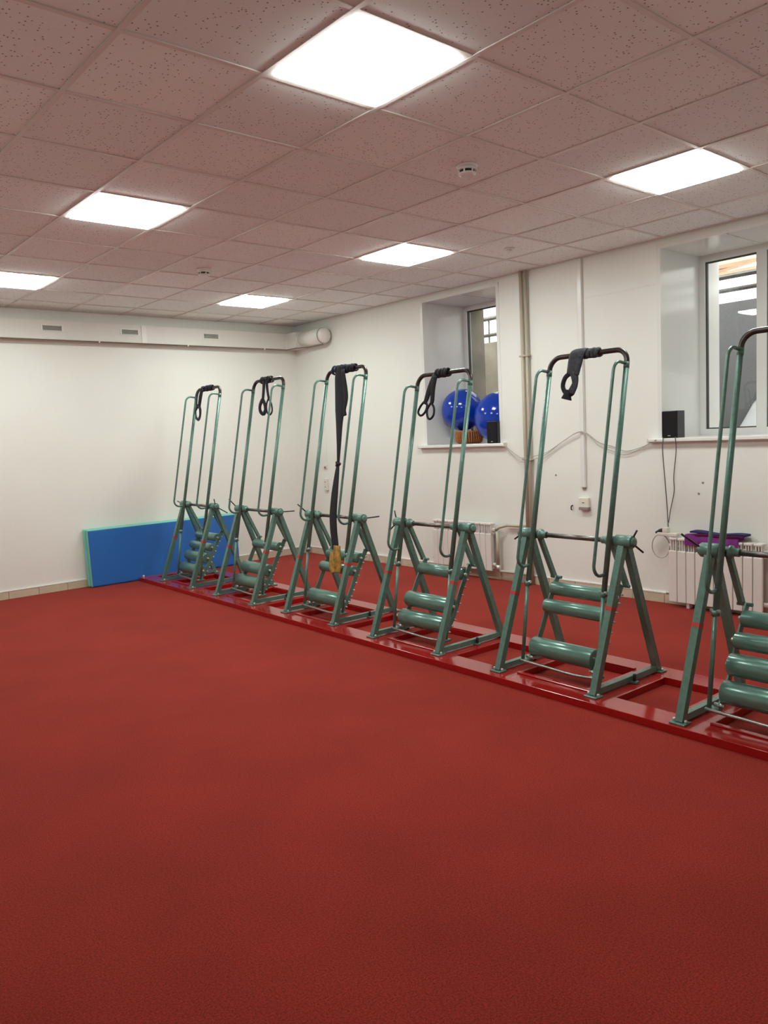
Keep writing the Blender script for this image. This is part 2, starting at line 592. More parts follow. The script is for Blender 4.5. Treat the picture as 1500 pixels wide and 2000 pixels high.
# ------------------------------------------------------------------ windows
def window(name, label, y0, y1, clear):
    root = thing(name, label, kind='structure')
    xw = 4.79   # inner face of the window frame
    ym = (y0 + y1) / 2
    # reveal lining panels and corner beads
    for nm, lo, hi in (('reveal_panel', (XR, y1 - 0.008, ZS), (xw + 0.03, y1, ZT)), ('reveal_panel', (XR, y0, ZS), (xw + 0.03, y0 + 0.008, ZT)),
                       ('soffit_panel', (XR, ym + 0.004, ZT - 0.008), (xw + 0.03, y1, ZT)), ('soffit_panel', (XR, y0, ZT - 0.008), (xw + 0.03, ym - 0.004, ZT))):
        obj(nm, boxes((lo, hi)), 'pvc', root)
    obj('soffit_joint', boxes(((XR, ym - 0.012, ZT - 0.011), (xw + 0.02, ym + 0.012, ZT - 0.006))), 'duct', root)
    for lo, hi in (((XR - 0.005, y1 - 0.012, ZS + 0.006), (XR + 0.02, y1 + 0.022, ZT + 0.022)), ((XR - 0.005, y0 - 0.022, ZS + 0.006), (XR + 0.02, y0 + 0.012, ZT + 0.022)),
                   ((XR - 0.0052, y0 - 0.022, ZT - 0.012), (XR + 0.02, y1 + 0.022, ZT + 0.0225))):
        obj('corner_bead', boxes((lo, hi)), 'frame', root)
    # sill board with end caps
    bm = bmesh.new()
    bevel_box(bm, (XR - 0.055, y0 - 0.065, ZS - 0.022), (xw + 0.03, y1 + 0.09, ZS + 0.008), 0.006)
    sl = obj('window_sill', bm, 'frame', root)
    for yy_, s in ((y0 - 0.069, 1), (y1 + 0.094, -1)):
        obj('sill_end_cap', bbox((XR - 0.058, yy_ - 0.005, ZS - 0.025), (XR + 0.001, yy_ + 0.005, ZS + 0.011), 0.002), 'plastic', sl)
    # outer frame
    fw = 0.055
    z0, z1 = ZS + 0.008, ZT - 0.008
    bm = boxes(((xw, y0, z0), (xw + 0.07, y0 + fw, z1)), ((xw, y1 - fw, z0), (xw + 0.07, y1, z1)),
               ((xw, y0 + fw, z0), (xw + 0.07, y1 - fw, z0 + fw)), ((xw, y0 + fw, z1 - fw), (xw + 0.07, y1 - fw, z1)),
               ((xw, ym - 0.04, z0 + fw), (xw + 0.07, ym + 0.04, z1 - fw)))
    obj('window_frame', bm, 'frame', root)
    for a, b in ((y0 + fw, ym - 0.04), (ym + 0.04, y1 - fw)):
        g = 0.010
        A, B, Z0, Z1 = a, b, z0 + fw, z1 - fw
        ga = boxes(((xw + 0.02, A, Z0), (xw + 0.05, A + g, Z1)), ((xw + 0.02, B - g, Z0), (xw + 0.05, B, Z1)),
                   ((xw + 0.02, A + g, Z0), (xw + 0.05, B - g, Z0 + g)), ((xw + 0.02, A + g, Z1 - g), (xw + 0.05, B - g, Z1)))
        obj('gasket', ga, 'gasket', root)
        obj('pane', boxes(((xw + 0.032, A + g, Z0 + g), (xw + 0.036, B - g, Z1 - g))), 'glass', root)
    # outer reveal faces and outer sill
    for lo, hi in (((xw + 0.075, y1 - 0.02, ZS), (XO + 0.02, y1, ZT)), ((xw + 0.075, y0, ZS), (XO + 0.02, y0 + 0.02, ZT))):
        obj('outer_reveal', boxes((lo, hi)), 'white' if clear else 'concrete', root)
    obj('outer_sill', boxes(((xw + 0.075, y0, ZS - 0.01), (XO + 0.06, y1, ZS + 0.02))), 'white', root)
    return root


window('window_1', 'left deep window with blue balls on its sill', 2.385, 3.455, False)
w2 = window('window_2', 'right deep window with a black speaker on its sill, cut by the picture edge', -0.42, 0.655, True)

# light wells outside: floor, rear walls, snow, railing, canopy
for lo, hi, m_, lab in (((6.2, 2.6, 0.9), (6.4, 7.5, 2.68), 'concrete', 'stained beige concrete wall seen through the left window'),
                        ((5.1, 7.3, 0.9), (6.2, 7.5, 2.6), 'concrete', 'beige concrete side wall of the left light well'),
                        ((5.1, 1.7, 0.9), (6.2, 1.9, 2.6), 'concrete', 'beige concrete wall between the two light wells'),
                        ((6.2, -2.0, 0.9), (6.4, 2.6, 2.70), 'greywall', 'grey plaster wall seen through the right window'),
                        ((5.1, -2.0, 0.9), (6.2, -1.8, 2.6), 'greywall', 'grey plaster side wall of the right light well')):
    tag(obj('wall_outside', boxes((lo, hi)), m_), lab, kind='structure')
tag(obj('floor_outside', boxes(((5.1, -2.0, 0.8), (6.4, 7.5, 0.9)), ((6.4, -12, 2.0), (26, 25, 2.45))), 'snow'), 'snowy ground outside the windows', kind='structure')
# snow heap against the grey wall
bm = bmesh.new()
NX, NY = 14, 26
g = []
for a in range(NX + 1):
    row = []
    for b in range(NY + 1):
        x = 5.55 + 0.64 * a / NX
        y = -1.75 + 2.9 * b / NY
        hgt = (a / NX) ** 0.8 * max(0.0, min(1.0, (1.08 - y) / 0.55)) ** 0.6
        z = 0.902 + 1.15 * hgt + 0.06 * math.sin(9 * y + 3 * x) * hgt + 0.05 * math.sin(23 * y) * hgt
        row.append(bm.verts.new((x, y, z)))
    g.append(row)
for a in range(NX):
    for b in range(NY):
        bm.faces.new((g[a][b], g[a + 1][b], g[a + 1][b + 1], g[a][b + 1])).smooth = True
base = [[bm.verts.new((v.co.x, v.co.y, 0.901)) for v in (g[-1] if e else g[0])] for e in (0, 1)]
for b in range(NY):
    bm.faces.new((g[-1][b], base[1][b], base[1][b + 1], g[-1][b + 1]))
    bm.faces.new((base[0][b], base[0][b + 1], base[1][b + 1], base[1][b]))
tag(obj('snow_heap', bm, 'snow'), 'white heap of snow against the grey wall outside the right window', 'snow', kind='stuff')
# railings on the well rim
def railing(label, y0, y1, zr, zt, n):
    t = thing('railing', label, 'railing', (6.3, y0, 2.66))
    obj('rail', tube([(0, 0, zr - 2.66), (0, y1 - y0, zr - 2.66)], 0.016, square=True), 'steel', t)
    for k in range(n):
        y = (k + 0.35) * (y1 - y0) / n
        obj('bar', tube([(0.035, y, 0.02), (0.035, y, zt - 2.66)], 0.011, square=True), 'steel', t)
    obj('rail', tube([(0, 0, zt - 2.66), (0, y1 - y0, zt - 2.66)], 0.020, square=True), 'steel', t)


railing('dark metal bars outside the left window, on the concrete wall', 2.7, 5.6, 2.79, 3.01, 19)
railing('grey metal rail outside the right window, on the grey wall', -1.7, 2.5, 2.84, 2.98, 9)
t = thing('canopy', 'pale plywood canopy roof outside the right window', 'canopy', (6.6, 0, 2.45))
bm = bmesh.new()
vs = [bm.verts.new(v) for v in ((0.1, 3.5, 0.70), (2.4, 3.5, 1.25), (2.4, 1.05, 1.25), (0.1, 0.75, 0.70), (0.1, 3.5, 0.74), (2.4, 3.5, 1.29), (2.4, 1.05, 1.29), (0.1, 0.75, 0.74))]
for q in ((0, 1, 2, 3), (7, 6, 5, 4), (0, 4, 5, 1), (1, 5, 6, 2), (2, 6, 7, 3), (3, 7, 4, 0)):
    bm.faces.new([vs[i] for i in q])
obj('roof_board', bm, 'ply', t)
for y in (0.9, 1.6, 2.3, 3.0):
    obj('rafter', tube([(0.1, y, 0.67), (2.35, y + 0.1, 1.21)], 0.03, 0.03, square=True), 'ply', t)
obj('beam', tube([(0.12, 0.75, 0.62), (0.12, 3.5, 0.62)], 0.03, square=True), 'ply', t)
for y in (0.85, 3.4):
    obj('post', tube([(0.12, y, 0), (0.12, y, 0.62)], 0.03, square=True), 'ply', t)

# ------------------------------------------------------------------ duct along the back wall
t = thing('air_duct', 'long white boxed air duct along the top of the back wall', 'duct', (0, YB, 0))
DF = -0.10
V = [(0.913, 1.116), (1.76, 1.955), (2.765, 2.965)]
z0, z1 = 2.672, 2.868
bl = []
xx = XL
for a, b in V:
    bl.append(((xx, DF, z0), (a, 0, z1)))
    bl.append(((a, DF, z0), (b, 0, 2.760)))
    bl.append(((a, DF, 2.815), (b, 0, z1)))
    bl.append(((a, DF + 0.04, 2.760), (b, 0, 2.815)))
    xx = b
bl.append(((xx, DF, z0), (XR - 0.2, 0, z1)))
obj('duct_casing', boxes(*bl), 'duct', t)
for k, (a, b) in enumerate(V):
    fr_ = obj('vent_frame', boxes(((a - 0.012, DF - 0.006, 2.752), (a + 0.004, DF + 0.004, 2.823)), ((b - 0.004, DF - 0.006, 2.752), (b + 0.012, DF + 0.004, 2.823)),
                                  ((a, DF - 0.006, 2.752), (b, DF + 0.004, 2.762)), ((a, DF - 0.006, 2.813), (b, DF + 0.004, 2.823))), 'white', t)
    obj('vent_opening', boxes(((a + 0.004, DF + 0.03, 2.762), (b - 0.004, DF + 0.039, 2.813))), 'slot', fr_)
    for s in range(4):
        z = 2.768 + 0.0125 * s
        obj('slat', boxes(((a + 0.004, DF + 0.006, z), (b - 0.004, DF + 0.022, z + 0.004))), 'duct', fr_)
obj('cover_strip', boxes(((1.993, DF - 0.006, z0 - 0.002), (2.05, DF + 0.002, z1 + 0.002))), 'white', t)
obj('cover_strip', bbox((XR - 0.205, DF - 0.004, z0 - 0.003), (XR - 0.19, DF + 0.02, z1 + 0.003), 0.002), 'white', t)
# return part at the corner along the window wall
obj('duct_elbow', boxes(((XR - 0.2, -0.30, z0), (XR, 0, z1))), 'duct', t)
t2 = thing('duct_pipe', 'short round white duct end in the far corner under the ceiling', 'duct', (XR - 0.105, YB - 0.30, 2.772))
bm = bmesh.new()
rings_rev(bm, [(0.096, 0.0), (0.096, -0.46)], 'Y', n=28)
obj('duct_body', bm, 'white', t2)
bm = bmesh.new()
rings_rev(bm, [(0.101, 0.0), (0.101, -0.03)], 'Y', n=28)
obj('collar', bm, 'white', t2)
bm = bmesh.new()
rings_rev(bm, [(0.0985, -0.455), (0.0985, -0.466), (0.095, -0.467)], 'Y', n=28)
obj('end_shadow_ring', bm, 'brown', t2)  # brown outline painted for the shadow and cable around the duct end
bm = bmesh.new()
rings_rev(bm, [(0.096, -0.4665), (0.091, -0.489), (0.078, -0.508), (0.055, -0.522), (0.02, -0.528)], 'Y', n=28)
obj('end_cap', bm, 'white', t2)
# brown cable along the lower edge of the duct, with clips
t = thing('brown_cable', 'thin brown cable along the lower edge of the boxed duct', 'cable', (0, YB - 0.108, 2.664))
obj('cable_run', tube([(XL, 0, 0), (XR - 0.21, 0, 0), (XR - 0.205, -0.2, 0), (XR - 0.105, -0.35, 0.0), (XR - 0.103, -0.64, 0.0)], 0.008, n=8), 'brown', t)
for x in (0.45, 1.50, 2.55, 3.6):
    obj('clip', bbox((x - 0.008, -0.011, -0.010), (x + 0.008, 0.008, 0.012), 0.002, 1), 'white', t)

# ------------------------------------------------------------------ riser pipes, conduit, outlets
t = thing('riser_pipes', 'pair of beige heating pipes running from ceiling to floor', 'pipe', (XR - 0.035, 2.03, 0))
obj('pipe', tube([(0, 0.022, 0.0), (0, 0.028, H + 0.002)], 0.018, n=12), 'pipe', t)
obj('pipe', tube([(0, -0.022, 0.0), (0, -0.026, H + 0.002)], 0.014, n=12), 'pipe', t)
for z in (0.35, 1.22, 2.2):
    obj('pipe_clip', bbox((-0.022, -0.05, z - 0.008), (0.035, 0.055, z + 0.008), 0.002, 1), 'pipe', t)
t = thing('cable_trunking', 'white vertical cable trunking above the outlet on the window wall', 'trunking', (XR, 1.415, 0.96))
obj('channel', bbox((-0.018, -0.024, 0), (0, 0.024, H - 0.96), 0.002, 1), 'white', t)
obj('cover', bbox((-0.024, -0.020, 0.002), (-0.0175, 0.020, H - 0.962), 0.002, 1), 'frame', t)
obj('end_stub', bbox((-0.016, -0.014, -0.02), (0, 0.014, 0.001), 0.002, 1), 'slot', t)


def outlet(label, y, z, w, h, holes, base):
    t = thing('wall_outlet', label, 'outlet', (XR, y, z), group='wall outlets')
    obj('plate', bbox((-0.03, -w / 2, -h / 2), (0, w / 2, h / 2), 0.005), 'plastic', t)
    for (a, b) in holes:
        bm = bmesh.new()
        rings_rev(bm, [(0.016, -0.0315), (0.016, -0.029)], 'X', (0, a, b), 16)
        s = obj('socket', bm, 'white', t)
        bm = bmesh.new()
        for q in (-0.006, 0.006):
            rings_rev(bm, [(0.0055, -0.0325), (0.0055, -0.031)], 'X', (0, a + q, b), 8)
        obj('pin_holes', bm, 'hole', s)
    if base:
        obj('lower_box', bbox((-0.045, -w / 2 - 0.004, -h / 2 - 0.02), (0, w / 2 - 0.01, -h / 2 + 0.006), 0.003), 'slot', t)


outlet('ivory wall outlet under the white cable trunking', 1.412, 0.822, 0.105, 0.09, [(0.0, 0.0)], True)
outlet('small white double outlet near the far corner, seen through the third machine', 5.33, 0.92, 0.075, 0.15, [(0, 0.035), (0, -0.03)], False)
t = thing('wall_switch', 'small white box above the double outlet near the far corner', 'switch', (XR, 5.33, 1.15))
obj('plate', bbox((-0.02, -0.03, -0.03), (0, 0.03, 0.03), 0.004), 'white', t)
obj('rocker', bbox((-0.026, -0.018, -0.024), (-0.018, 0.018, 0.004), 0.003), 'slot', t)
tag(obj('wall_hook', tube(smooth_path([(XR, 1.55, 0.79), (XR - 0.02, 1.55, 0.785), (XR - 0.024, 1.55, 0.76), (XR - 0.012, 1.55, 0.75)]), 0.006, n=8), 'hole'), 'tiny dark hook beside the ivory outlet', 'hook')

# loose cable strung along the wall between the two sills
pts = [(4.10, 2.30, 1.352), (4.125, 2.165, 1.256), (4.076, 2.039, 1.237), (4.125, 1.825, 1.280), (4.125, 1.617, 1.386), (4.112, 1.41, 1.466), (4.125, 1.234, 1.362), (4.135, 1.105, 1.325), (4.135, 0.979, 1.283), (4.135, 0.832, 1.311), (4.12, 0.73, 1.352), (4.085, 0.665, 1.372)]
t = thing('speaker_cable', 'thin grey double cable strung along the wall between the two window sills', 'cable', (0, 0, 0))
obj('strand', tube(smooth_path(pts, 6), 0.0035, n=6), 'cable', t)
pts2 = [(a - 0.004, b, c - 0.02 - 0.02 * math.sin(k * 1.1)) for k, (a, b, c) in enumerate(pts)]
pts2[0], pts2[5], pts2[-1] = (4.10, 2.296, 1.346), (4.108, 1.40, 1.460), (4.085, 0.66, 1.369)
obj('strand', tube(smooth_path(pts2, 6), 0.0032, n=6), 'cable', t)

# ------------------------------------------------------------------ radiators
def radiator(label, y_hi, n, zb, zt, xf):
    pitch = 0.0765
    t = thing('radiator', label, 'radiator', (xf, y_hi, zb), group='white sectional radiators')
    h = zt - zb
    bm = bmesh.new()
    bevel_box(bm, (0, -pitch + 0.004, 0), (0.018, -0.001, h - 0.105), 0.006)         # front panel
    box(bm, (0.018, -0.045, 0.01), (0.08, -0.032, h - 0.09))                        # fin behind
    bevel_box(bm, (0.004, -pitch + 0.006, h - 0.022), (0.085, -0.002, h), 0.007)     # top cap
    for q in (0.006, 0.026, 0.046):
        box(bm, (0.008, -pitch + 0.006 + q, h - 0.105), (0.06, -pitch + 0.013 + q, h - 0.02))   # grille webs
    box(bm, (0.045, -pitch + 0.003, h - 0.115), (0.08, 0, h - 0.075))
    sec = None
    for k in range(n):
        if sec is None:
            o = obj('section', bm, 'radiator', t)
            sec = o.data
        else:
            o = obj('section', None, None, t, mesh=sec)
        o.location = (0, -k * pitch, 0)
    for z in (0.06, h - 0.07):
        obj('header_pipe', tube([(0.05, 0.012, z), (0.05, -n * pitch - 0.02, z)], 0.019, n=14), 'radiator', t)
    for y in (-0.10, -n * pitch + 0.10):
        obj('bracket', boxes(((0.07, y - 0.01, h - 0.12), (XR - xf, y + 0.01, h - 0.09))), 'white', t)
    return t


r2 = radiator('white sectional radiator on the right under the right window, towel on top', 0.535, 10, 0.045, 0.575, 4.03)
r1 = radiator('white sectional radiator under the left window, behind the fourth machine', 3.30, 11, 0.10, 0.585, 4.03)
for r, z in ((r2, 0.06), (r1, 0.06)):
    obj('valve', tube([(0.05, 0.012, z), (0.05, 0.045, z)], 0.013, n=10), 'bolt', r)
# foot under the right radiator
obj('foot', boxes(((0.02, -0.17, -0.043), (0.07, -0.145, 0.005))), 'radiator', r2)
t = thing('heating_pipe', 'beige heating pipe joining the left radiator to the riser pipes', 'pipe', (4.08, 2.434, 0))
obj('upper_pipe', tube([(0, 0.0, 0.515), (0, -0.05, 0.545), (0.035, -0.12, 0.565), (0.035, -0.362, 0.568)], 0.014, n=12), 'pipe', t)
obj('lower_pipe', tube([(0.0, -0.02, 0.50), (0.0, -0.02, 0.16)], 0.017, n=12), 'pipe', t)
obj('valve', tube([(0.0, -0.02, 0.16), (0.0, -0.02, 0.105)], 0.024, n=14), 'bolt', t)
obj('return_pipe', tube(smooth_path([(0.0, 0.0, 0.103), (0.0, -0.02, 0.10), (0.01, -0.10, 0.10), (0.02, -0.25, 0.098), (0.028, -0.364, 0.097)], 5), 0.013, n=12), 'pipe', t)

# towel on the right radiator
t = thing('towel', 'folded purple and navy towel lying on the right radiator', 'towel', (4.075, 0.155, 0.577))
def cloth(name, y0, y1, zf, m, x0, x1, thick):
    bm = bmesh.new()
    NX, NY = 8, 26
    top, bot = [], []
    for a in range(NX + 1):
        ra_, rb_ = [], []
        for b in range(NY + 1):
            u, v = a / NX, b / NY
            x = x0 + (x1 - x0) * u
            y = y0 + (y1 - y0) * v
            z = zf(u, v)
            ra_.append(bm.verts.new((x, y, z + thick)))
            rb_.append(bm.verts.new((x, y, z)))
        top.append(ra_)
        bot.append(rb_)
    for a in range(NX):
        for b in range(NY):
            bm.faces.new((top[a][b], top[a + 1][b], top[a + 1][b + 1], top[a][b + 1])).smooth = True
            bm.faces.new((bot[a][b], bot[a][b + 1], bot[a + 1][b + 1], bot[a + 1][b]))
    for a in range(NX):
        for G, H2 in ((top, bot),):
            bm.faces.new((G[a][0], H2[a][0], H2[a + 1][0], G[a + 1][0]))
            bm.faces.new((G[a][NY], G[a + 1][NY], H2[a + 1][NY], H2[a][NY]))
    for b in range(NY):
        bm.faces.new((top[0][b], top[0][b + 1], bot[0][b + 1], bot[0][b]))
        bm.faces.new((top[NX][b], bot[NX][b], bot[NX][b + 1], top[NX][b + 1]))
    return obj(name, bm, m, t)


cloth('lower_layer', -0.20, 0.235, lambda u, v: 0.0 + 0.006 * abs(math.sin(7 * v + 2 * u)) - (0.055 * (1 - u / 0.12) if u < 0.12 else 0), 'purple', -0.052, 0.05, 0.028)
cloth('middle_fold', -0.235, 0.15, lambda u, v: 0.034 + 0.004 * math.sin(9 * v + 1), 'redtowel', -0.050, 0.052, 0.007)
cloth('upper_layer', -0.25, 0.19, lambda u, v: 0.040 + 0.006 * math.sin(8.5 * v + 0.4) + 0.022 * max(0, v - 0.72), 'navytowel', -0.046, 0.055, 0.014)

# power strip, adapter, hanging cables and cable loop left of the right radiator
t = thing('power_strip', 'ivory power strip with a black plug at the left end of the right radiator', 'power strip', (4.075, 0.57, 0.575))
obj('body', bbox((-0.028, -0.10, 0.006), (0.028, 0.075, 0.034), 0.006), 'plastic', t)
obj('adapter', bbox((-0.024, -0.02, 0.034), (0.024, 0.03, 0.075), 0.006), 'plastic', t)
obj('plug', tube([(0.0, 0.035, 0.05), (0.0, 0.06, 0.045), (0.0, 0.10, 0.028)], [0.018, 0.016, 0.008], n=12), 'hole', t)
t = thing('speaker_wires', 'two dark wires hanging from the right speaker down to the power strip', 'cable', (0, 0, 0))
obj('wire', tube(smooth_path([(4.088, 0.600, 1.392), (4.086, 0.605, 1.28), (4.10, 0.596, 1.05), (4.10, 0.58, 0.84), (4.085, 0.565, 0.72), (4.085, 0.563, 0.655)], 5), 0.0042, n=6), 'dcable', t)
obj('wire', tube(smooth_path([(4.088, 0.495, 1.392), (4.086, 0.487, 1.28), (4.10, 0.517, 1.07), (4.10, 0.515, 0.95), (4.095, 0.545, 0.80), (4.082, 0.557, 0.69)], 5), 0.0038, n=6), 'dcable', t)
lp = [(4.10 , 0.640 + 0.080 * math.cos(a), 0.487 + 0.098 * math.sin(a)) for a in [2.2 + i * 0.33 for i in range(19)]]
tag(obj('cable_loop', tube([(4.085, 0.66, 0.61)] + lp[0:] + [(4.09, 0.56, 0.6)], 0.0042, n=6), 'cable'), 'loop of grey cable hanging beside the left end of the right radiator', 'cable')

# ------------------------------------------------------------------ things on the sills
ZB = ZS + 0.008
def speaker(label, loc, rz):
    t = thing('speaker', label, 'speaker', loc, rz, group='small black loudspeakers')
    obj('cabinet', bbox((0.008, -0.068, 0), (0.122, 0.068, 0.22), 0.003), 'speaker', t)
    obj('grille', bbox((-0.004, -0.064, 0.004), (0.0085, 0.064, 0.216), 0.003), 'cloth', t)
    obj('badge', bbox((-0.0055, -0.012, 0.016), (-0.0035, 0.012, 0.022), 0.0005, 1), 'bolt', t)
    return t


speaker('small black loudspeaker on the right sill with wires hanging below it', (4.102, 0.553, ZB), 0.0)
speaker('small black loudspeaker on the left sill in front of the blue balls', (4.100, 2.462, ZB), 0.0)


def ball(label, loc, r, rz):
    t = thing('exercise_ball', label, 'exercise ball', loc, group='blue exercise balls')
    bm = bmesh.new()
    prof = []
    n = 30
    for k in range(n + 1):
        a = -PI / 2 + PI * k / n
        rib = 0.0012 * math.sin(a * 42) if abs(a) > 0.75 else 0
        prof.append((max(0.001, (r + rib) * math.cos(a)), (rz + rib) * math.sin(a)))
    rings_rev(bm, prof, 'Z', n=48)
    obj('skin', bm, 'ball', t)
    bm = bmesh.new()
    rings_rev(bm, [(0.012, rz - 0.004), (0.012, rz + 0.003), (0.006, rz + 0.005)], 'Z', n=12)
    obj('valve_plug', bm, 'white', t)
    t.rotation_euler = (0.5, -0.2, 0)
    return t


ball('blue exercise ball on the left, resting on the brown basket', (4.475, 3.212, 1.752), 0.228, 0.228)
b2 = ball('blue exercise ball on the right, behind the small black loudspeaker', (4.452, 2.675, 1.646), 0.255, 0.262)
b2.rotation_euler = (0, 0, 0)
# ribbed wicker basket
t = thing('basket', 'small brown ribbed basket under the left blue ball', 'basket', (4.44, 3.09, ZB))
bm = bmesh.new()
prof = [(0.115, 0.0), (0.15, 0.02), (0.16, 0.07), (0.15, 0.128), (0.13, 0.134), (0.02, 0.136)]
rings_rev(bm, prof, 'Z', n=36)
obj('bowl', bm, 'wickershade', t)  # bowl coloured darker to paint shade into the gaps between stakes
for k in range(34):
    a = 2 * PI * k / 34
    if k == 0:
        bm = bmesh.new()
        sweep(bm, [(0.118, 0, 0.002), (0.153, 0, 0.022), (0.164, 0, 0.07), (0.153, 0, 0.128)], 0.0095, 0.006, n=6, side=(0, 1, 0))
        o = obj('stake', bm, 'wicker', t)
        rib = o.data
    else:
        o = obj('stake', None, None, t, mesh=rib)
    o.rotation_euler = (0, 0, a)
t.scale = (0.9, 0.9, 1)
obj('rim', tube([(0.15 * math.cos(2 * PI * k / 28), 0.15 * math.sin(2 * PI * k / 28), 0.128) for k in range(28)], 0.009, n=8, closed=True), 'wicker', t)

# ------------------------------------------------------------------ blue gym mat leaning on the back wall
t = thing('gym_mat', 'folded blue gym mat with teal edges leaning on the back wall', 'mat', (1.20, 5.842, 0))
t.rotation_euler = (0, 0, 0)
def matslab(x0, x1, y0, y1, z0, z1, name, m, lean):
    bm = bmesh.new()
    bevel_box(bm, (x0, y0, z0), (x1, y1, z1), 0.008, 3)
    for v in bm.verts:
        v.co.y += lean * (v.co.z / 0.64)
        v.co.z -= 0.012 * math.sin(PI * (v.co.x - x0) / (x1 - x0)) * (v.co.z / 0.64)
    return obj(name, bm, m, t)


matslab(-0.02, 1.82, -0.052, -0.018, 0.006, 0.640, 'rear_panel', 'matteal', 0.028)
matslab(0.0, 1.84, -0.108, -0.056, 0.006, 0.632, 'front_panel', 'matteal', 0.028)
matslab(0.006, 1.834, -0.114, -0.106, 0.012, 0.622, 'front_cover', 'matblue', 0.028)
matslab(0.004, 1.836, -0.106, -0.03, 0.0, 0.008, 'base_shadow_strip', 'matshadow', 0.0)  # dark blue base, painted in as the shadow below the mat

# ------------------------------------------------------------------ red floor frame
A = 0.024
RZ = -math.atan(A)
t = thing('floor_frame', 'long glossy red steel floor frame carrying the six green machines', 'frame', (1.68, 0, 0), RZ)
ZF = 0.042
ycs = [4.91, 3.66, 2.455, 1.225, -0.01, -1.235]
YE, YN = 5.72, -2.2
obj('long_beam', bbox((-0.092, YN, 0), (0.072, YE, ZF), 0.002), 'redpaint', t)
obj('long_beam', bbox((0.552, YN, 0), (0.728, YE, ZF), 0.002), 'redpaint', t)
for yc in ycs:
    for s in (-1, 1):
        a, b = sorted((yc + s * 0.235, yc + s * 0.44))
        obj('cross_beam', bbox((0.072, a, 0), (0.552, b, ZF - 0.001), 0.003), 'redpaint', t)
    obj('edge_strip', bbox((0.040, yc - 0.30, ZF), (0.068, yc + 0.235, ZF + 0.009), 0.002, 1), 'redpaint', t)
    obj('edge_strip', bbox((0.556, yc - 0.235, ZF), (0.582, yc + 0.235, ZF + 0.009), 0.002, 1), 'redpaint', t)
bm = bmesh.new()
rings_rev(bm, [(0.012, ZF), (0.012, ZF + 0.018), (0.006, ZF + 0.022)], 'Z', (-0.055, YE - 0.05, 0), 8)
obj('corner_bolt', bm, 'white', t)
obj('cross_beam', bbox((0.072, YE - 0.12, 0), (0.552, YE, ZF - 0.001), 0.003), 'redpaint', t)

# ------------------------------------------------------------------ exercise machines
def post_d(z):       # depth of the tilted lever post at height z
    return 0.272 + 0.2 * (z - 0.86)


def plate_pt(s):     # side plate centre line, s = 0..1
    P = smooth_path([(0.165, 0, 0.105), (0.262, 0, 0.235), (0.352, 0, 0.415), (0.447, 0, 0.575)], 8)
    x = s * (len(P) - 1)
    k = min(int(x), len(P) - 2)
    return P[k].lerp(P[k + 1], x - k)


SLOT = {1: (0.196, 0.182, 0.059), 2: (0.262, 0.305, 0.057), 3: (0.318, 0.415, 0.043), 4: (0.392, 0.512, 0.043)}


